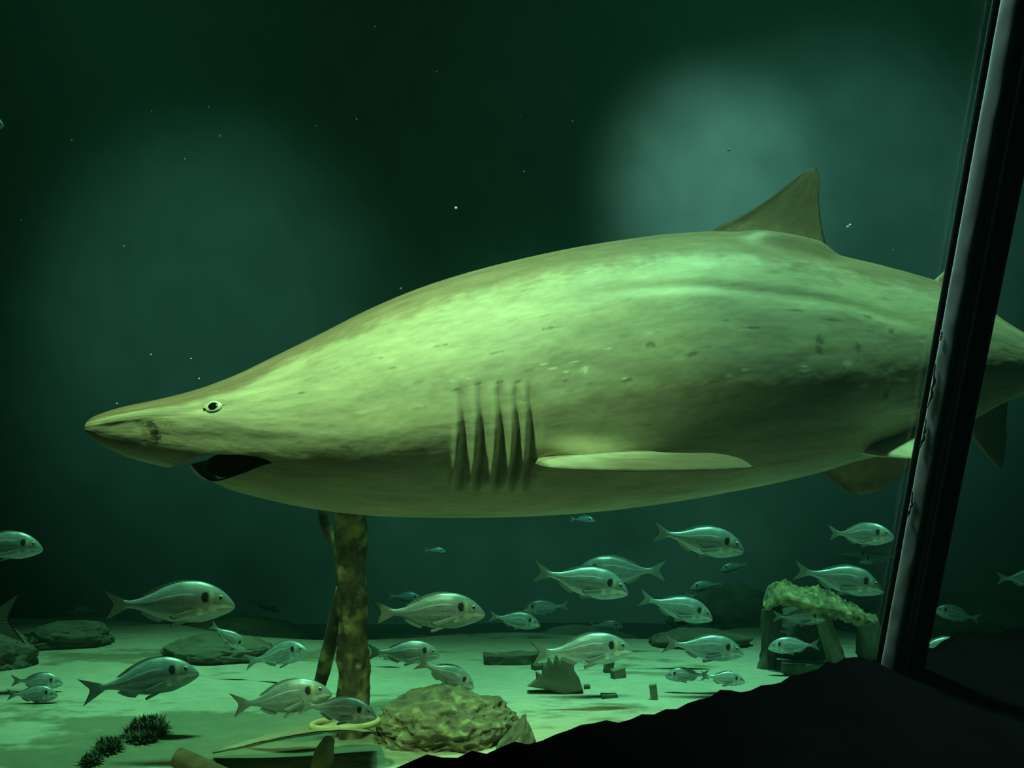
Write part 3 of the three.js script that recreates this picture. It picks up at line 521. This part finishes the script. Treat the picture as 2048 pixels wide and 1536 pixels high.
{ // mooring post: upright trunk with a leaning brace and a broken stub
  const d = 3.5, base = W(705, 1470, d), g = group('mooring_post', V(base.x, 0, base.z));
  const add = (name, geo, seed) => { mottle(geo, encrust, 17, seed, 5); geo.translate(-g.position.x, 0, -g.position.z); mesh(name, geo, M.rough, g); };
  add('trunk', limb([W(706, 1490, d), W(708, 1380, d), W(705, 1240, d), W(702, 1120, d), W(703, 900, d)], [0.047, 0.044, 0.041, 0.042, 0.045], 3, 0.2, 260, 56), 3);
  add('brace', limb([W(630, 1400, d + 0.12), W(655, 1310, d + 0.1), W(688, 1170, d + 0.02)], [0.018, 0.02, 0.02], 8, 0.12), 14);
  add('stub', limb([W(700, 1095, d), W(662, 1072, d + 0.02), W(648, 1040, d + 0.02), W(640, 960, d + 0.02)], [0.02, 0.016, 0.014, 0.012], 5, 0.15), 9);
  top(g, 'upright encrusted wooden post with a thin leaning brace', 'post');
}
{ // flat plate of old timber with a sharp point, lying on stones in front of the post
  const d = 3.25, top_ = [[425, 1504], [500, 1484], [560, 1467], [628, 1452], [690, 1436], [735, 1442], [752, 1456]];
  const a = new THREE.CatmullRomCurve3(top_.map(([x, y]) => W(x, y, d + 0.1))), b = new THREE.CatmullRomCurve3(top_.map(([x, y], i) => W(x, y + [1, 6, 9, 14, 24, 22, 8][i], d - 0.16 * [0.05, 0.4, 0.7, 1, 1, 0.9, 0.5][i])));
  const f = (sg) => gridGeometry(50, 14, (u, v) => a.getPoint(u).lerp(b.getPoint(u), v).add(V(0, sg * 0.012 * Math.sin(Math.PI * clamp(v, 0.03, 0.97)) * Math.sqrt(Math.sin(Math.PI * clamp(u, 0.02, 0.98))) + 0.006 * fbm(u * 7, v * 3, 2, 3), 0)));
  const p = f(1), q = f(-1), ia = q.index.array; for (let k = 0; k < ia.length; k += 3) { const t = ia[k]; ia[k] = ia[k + 1]; ia[k + 1] = t; }
  q.computeVertexNormals();
  rough('timber_plate', mergeGeometries([p, q]), [[0.28, 0.26, 0.18], [0.20, 0.19, 0.12], [0.34, 0.32, 0.22]], 8, 6, 'pointed flat plate of old wood at the foot of the post', 'wood');
  // rim of a broken hollow lying on it
  const ring = gridGeometry(48, 12, (u, v) => { const t = 2 * Math.PI * u, r = 2 * Math.PI * v, c = W(690, 1450, d - 0.08); return V(c.x + (0.085 + 0.008 * Math.cos(r)) * Math.cos(t), c.y + 0.004 + 0.009 * Math.sin(r) + 0.006 * Math.cos(t), c.z + (0.05 + 0.008 * Math.cos(r)) * Math.sin(t)); }, true);
  rough('shell_rim', ring, [[0.5, 0.45, 0.24], [0.34, 0.26, 0.14]], 20, 2, 'pale oval rim of a broken hollow at the foot of the post', 'shell');
  rough('support_stone', limb([W(640, 1545, d - 0.05), W(648, 1510, d - 0.05), W(662, 1472, d - 0.03)], [0.035, 0.026, 0.012], 4, 0.15, 30, 16), [[0.4, 0.38, 0.26], [0.28, 0.27, 0.17]], 12, 3, 'pale upright wedge of stone under the pointed plate', 'stone');
}
rough('boulder', (() => { const g = rockGeo(0.205, 0.115, 0.2, 5.5, 0.22, 16); const c = W(888, 1500, 3.5); g.translate(c.x, 0.02, c.z); return g; })(), [[0.16, 0.125, 0.08], [0.11, 0.085, 0.06], [0.32, 0.29, 0.14, -0.3], [0.05, 0.045, 0.03, -0.2]], 26, 5, 'mottled brown boulder with yellow growth behind the ledge', 'rock', undefined, 4);
rough('pointed_stone', (() => { const g = rockGeo(0.055, 0.075, 0.045, 8.2, 0.3, 4), q = g.attributes.position; for (let i = 0; i < q.count; i++) { const k = 1 - 0.75 * sst(q.getY(i), -0.03, 0.08); q.setX(i, q.getX(i) * k + 0.25 * q.getY(i)); q.setZ(i, q.getZ(i) * k); } g.computeVertexNormals(); const c = ground(1036, 1518); g.translate(c.x, c.y + 0.03, c.z); return g; })(), [[0.07, 0.065, 0.05], [0.14, 0.13, 0.09]], 30, 1, 'dark pointed stone at the edge of the ledge', 'stone');
{ // slab table on legs at the right
  const d = 4.35, g = group('stone_slab', (() => { const c = W(1640, 1330, d); return V(c.x, 0, c.z); })());
  const add = (name, geo, cols, seed, fr = 10) => { mottle(geo, cols, fr, seed, 4); geo.translate(-g.position.x, 0, -g.position.z); mesh(name, geo, M.rough, g); };
  const pts = [[1528, 1216], [1552, 1188], [1610, 1198], [1660, 1208], [1700, 1224], [1748, 1244]];
  const c = new THREE.CatmullRomCurve3(pts.map(([x, y]) => W(x, y, d)));
  add('slab_top', gridGeometry(160, 70, (u, v) => { const p = c.getPoint(u), a = 2 * Math.PI * v, e = Math.sqrt(Math.sin(Math.PI * clamp(u, 0.01, 0.99))); return p.add(V(0, (0.035 * e * Math.cos(a)) * (1 + 1.6 * fbm(u * 14, Math.cos(a) * 2, Math.sin(a) * 2, 5)), 0.16 * e * Math.sin(a) * (1 + 0.4 * fbm(u * 5, 2, Math.sin(a), 3)))); }, true), [[0.40, 0.36, 0.16, -0.15], [0.20, 0.18, 0.11], [0.06, 0.055, 0.04, 0.05], [0.6, 0.54, 0.26, -0.25]], 2, 24);
  add('leg', limb([W(1532, 1345, d), W(1540, 1290, d), W(1545, 1215, d)], [0.034, 0.026, 0.036], 3, 0.35, 60, 26), [[0.08, 0.08, 0.06], [0.14, 0.13, 0.09]], 7);
  add('leg', limb([W(1690, 1362, d - 0.1), W(1668, 1300, d - 0.06), W(1640, 1220, d)], [0.034, 0.03, 0.022], 6, 0.28, 60, 26), [[0.36, 0.35, 0.25], [0.24, 0.24, 0.17]], 8);
  add('leg', limb([W(1740, 1345, d + 0.05), W(1742, 1300, d + 0.05), W(1735, 1235, d)], [0.055, 0.045, 0.035], 9, 0.35, 60, 26), [[0.2, 0.2, 0.15], [0.15, 0.15, 0.1]], 9);
  add('back_stone', rockGeo(0.13, 0.10, 0.08, 4.4, 0.25, 4).translate(W(1600, 1290, d + 0.2).x, 0.08, -d - 0.22), [[0.10, 0.10, 0.08], [0.16, 0.16, 0.12]], 4);
  top(g, 'yellow-crusted stone slab resting on legs left of the mullion', 'rock');
}
function block(px, py, l, h, w, yaw, tilt, cols, seed, name, label, category) {
  const g0 = new THREE.BoxGeometry(l, h, w, 24, 8, 10); g0.deleteAttribute('normal'); g0.deleteAttribute('uv'); const g = mergeVertices(g0, 1e-5);
  const p = g.attributes.position; for (let i = 0; i < p.count; i++) { const x = p.getX(i), y = p.getY(i), z = p.getZ(i), k = 1 + 0.5 * fbm(x * 14 + seed, y * 14, z * 14, 4); p.setXYZ(i, x * lerp(1, k, 0.25), y * k, z * k); }
  g.computeVertexNormals(); g.rotateZ(tilt); g.rotateY(yaw); const c = ground(px, py); g.translate(c.x, c.y + h * 0.42, c.z);
  return rough(name, g, cols, 18, seed, label, category);
}
const darkWood = [[0.05, 0.045, 0.035], [0.1, 0.09, 0.065], [0.16, 0.15, 0.1, -0.2]];
block(1022, 1322, 0.19, 0.038, 0.06, 0.05, 0.02, darkWood, 3, 'dark_log', 'short dark log lying on the bright sand', 'wood');
block(1082, 1338, 0.06, 0.02, 0.04, 0.3, 0, darkWood, 5, 'dark_chip', 'small dark chip below the tail of the sharply lit bream', 'wood');
block(1604, 1352, 0.13, 0.045, 0.06, 0, 0, [[0.09, 0.09, 0.07], [0.15, 0.15, 0.11], [0.05, 0.05, 0.04]], 9, 'dark_block', 'dark weathered block on the sand under the stone slab', 'stone');
block(1218, 1404, 0.05, 0.012, 0.03, 0.1, 0, darkWood, 12, 'dark_twig', 'small dark twig lying on the bright sand above the ledge', 'wood');
block(1236, 1366, 0.045, 0.035, 0.03, 0.4, 0.2, [[0.14, 0.14, 0.1], [0.22, 0.21, 0.15]], 15, 'grey_stone', 'low grey stone right of the jagged fragment', 'stone');
block(1218, 1352, 0.03, 0.045, 0.025, 0.2, -0.15, [[0.09, 0.09, 0.07], [0.16, 0.15, 0.11]], 16, 'standing_stone', 'small standing stone behind the low grey one', 'stone');
block(1307, 1408, 0.022, 0.05, 0.02, 0, 0.1, [[0.10, 0.12, 0.10], [0.2, 0.22, 0.17]], 18, 'standing_stone', 'tiny upright stone at the edge of the ledge', 'stone');
block(1174, 1386, 0.02, 0.012, 0.02, 0, 0, darkWood, 19, 'dark_pebble', 'dark pebble touching the right end of the jagged fragment', 'stone');
{ // jagged wood fragment like a broken crown
  const d = ground(1115, 1388), s = new THREE.Shape([[-0.09, 0.012], [-0.062, 0.03], [-0.066, 0.05], [-0.045, 0.04], [-0.048, 0.078], [-0.034, 0.062], [-0.028, 0.094], [-0.014, 0.07], [-0.004, 0.104], [0.008, 0.078], [0.022, 0.108], [0.03, 0.08], [0.046, 0.096], [0.046, 0.06], [0.062, 0.034], [0.074, 0.0], [0.02, -0.01], [-0.03, 0.006]].map(([x, y]) => new THREE.Vector2(x, y)));
  const g0 = new THREE.ExtrudeGeometry(s, { depth: 0.05, bevelEnabled: true, bevelSize: 0.006, bevelThickness: 0.008, bevelSegments: 2, steps: 4 }); g0.deleteAttribute('uv'); g0.rotateX(-0.2); g0.translate(d.x, d.y + 0.005, d.z);
  rough('wood_fragment', g0, darkWood, 22, 7, 'jagged dark wood fragment standing on the bright sand', 'wood');
}
{ // sawn log end at the bottom edge
  const d = 3.15; rough('log_end', limb([W(352, 1514, d), W(385, 1528, d - 0.02), W(470, 1570, d - 0.1)], [0.026, 0.028, 0.028], 6, 0.08, 40, 20), [[0.2, 0.14, 0.07], [0.07, 0.055, 0.035], [0.13, 0.10, 0.055]], 22, 4, 'end of a brown log at the bottom edge', 'wood');
}
{ // low rocks in the back
  const cols = [[0.12, 0.12, 0.09], [0.18, 0.17, 0.12], [0.08, 0.08, 0.065]];
  const R = (px, py, rx, ry, rz, seed, label, r = 0.25) => { const c = ground(px, py), g = rockGeo(rx, ry, rz, seed, r, 5); g.translate(c.x, c.y + ry * 0.3, c.z); rough('rock', g, cols, 7, seed, label, 'rock', 'low rocks on the sand'); };
  R(440, 1312, 0.2, 0.06, 0.14, 3.1, 'low dark rock under the largest bream', 0.2);
  R(14, 1330, 0.10, 0.09, 0.10, 6.7, 'dark rock at the left edge above the bream pair');
  R(135, 1288, 0.17, 0.07, 0.10, 9.2, 'dim rock behind the dark left rock');
  R(480, 1247, 0.3, 0.09, 0.16, 1.2, 'long low rock behind the post and the largest bream', 0.18);
  R(1165, 1240, 0.26, 0.10, 0.16, 4.9, 'dim rock behind the middle of the shoal', 0.2);
  R(1400, 1288, 0.2, 0.045, 0.10, 7.4, 'flat dark rock under the bream heading down', 0.2);
  R(1465, 1236, 0.26, 0.16, 0.16, 2.4, 'dim rounded rock left of the stone slab in the back');
  R(820, 1242, 0.28, 0.07, 0.16, 8.8, 'long dim rock behind the large bream right of the post', 0.2);
  R(1900, 1250, 0.45, 0.13, 0.2, 5.1, 'dim rock in the back right of the mullion', 0.2);
}
{ // weed clumps on the sand
  const leaf = (len, wid, bend) => gridGeometry(4, 1, (u, v) => V((v - 0.5) * wid * Math.sin(Math.PI * clamp(u * 0.9 + 0.08)), len * u * (1 - 0.25 * u * bend), bend * len * u * u * 0.6));
  const weed = (px, py, rx, rz, h, n, seed, label) => {
    seedState = seed; const c = ground(px, py), geos = [];
    for (let i = 0; i < n; i++) { const a = rnd() * 6.283, r = Math.sqrt(rnd()), g = leaf(h * (0.4 + rnd()), 0.004 + 0.005 * rnd(), 0.3 + 1.2 * rnd()); g.rotateX((rnd() - 0.5) * 1.2); g.rotateY(rnd() * 6.283); const x = rx * r * Math.cos(a), z = rz * r * Math.sin(a); g.translate(x, sandHeight(c.x + x, c.z + z) - c.y - 0.004, z); geos.push(g); }
    const g = mergeGeometries(geos); mottle(g, [[0.07, 0.075, 0.04], [0.11, 0.11, 0.06], [0.05, 0.055, 0.035]], 12, seed); const m = new THREE.Mesh(g, std({ color: 0xffffff, vertexColors: true, roughness: 0.9, side: THREE.DoubleSide })); m.name = 'weed_clump'; m.position.copy(c); top(m, label, 'seaweed', 'weed clumps on the sand');
  };
  weed(293, 1462, 0.05, 0.09, 0.035, 1500, 77, 'larger dark weed clump on the sand under the pale bream');
  weed(216, 1494, 0.03, 0.05, 0.03, 800, 99, 'low dark weed clump joining the larger one');
  weed(182, 1514, 0.02, 0.03, 0.025, 400, 55, 'small dark weed clump at the lower left');
}
{ // specks drifting in the water
  const spots = [[143, 280, 3.0, 2], [440, 272, 3.2, 2.2], [248, 492, 2.8, 2.2], [150, 499, 2.9, 1.6], [912, 416, 2.6, 2.4], [357, 374, 3.0, 1.6], [370, 318, 3.3, 1.5], [303, 222, 3.1, 1.4], [632, 252, 3.1, 1.4], [713, 238, 3.4, 1.3], [417, 214, 3.3, 1.3], [750, 53, 3.2, 1.5], [873, 143, 3.1, 1.4], [802, 577, 3.0, 1.5], [1458, 300, 3.3, 2.8], [1285, 320, 3.2, 1.7], [1048, 343, 3.0, 1.7], [1041, 230, 3.1, 1.3], [1145, 242, 3.3, 1.4], [1313, 368, 3.2, 1.5], [1310, 287, 3.4, 1.5], [382, 717, 2.5, 1.4], [302, 709, 2.5, 1.3], [234, 807, 2.4, 1.4], [398, 757, 2.4, 1.2], [1786, 500, 3.2, 1.2], [1695, 454, 2.7, 2.2], [1700, 450, 2.7, 2.0], [92, 442, 3.2, 1.1], [42, 440, 3.1, 1.2]];
  const im = new THREE.InstancedMesh(new THREE.IcosahedronGeometry(1, 1), std({ color: lin(0.85, 0.85, 0.8), roughness: 0.8 }), spots.length), m4 = new THREE.Matrix4();
  spots.forEach(([x, y, d, r], i) => { const p = W(x, y, d), k = r * 1.15 * d / FOCAL; im.setMatrixAt(i, m4.compose(p, new THREE.Quaternion(), V(k * 1.2, k, k))); });
  im.name = 'drifting_specks'; top(im, 'tiny pale specks drifting in the dark water', 'specks', undefined, 'stuff');
}
renderer.render(scene, camera);
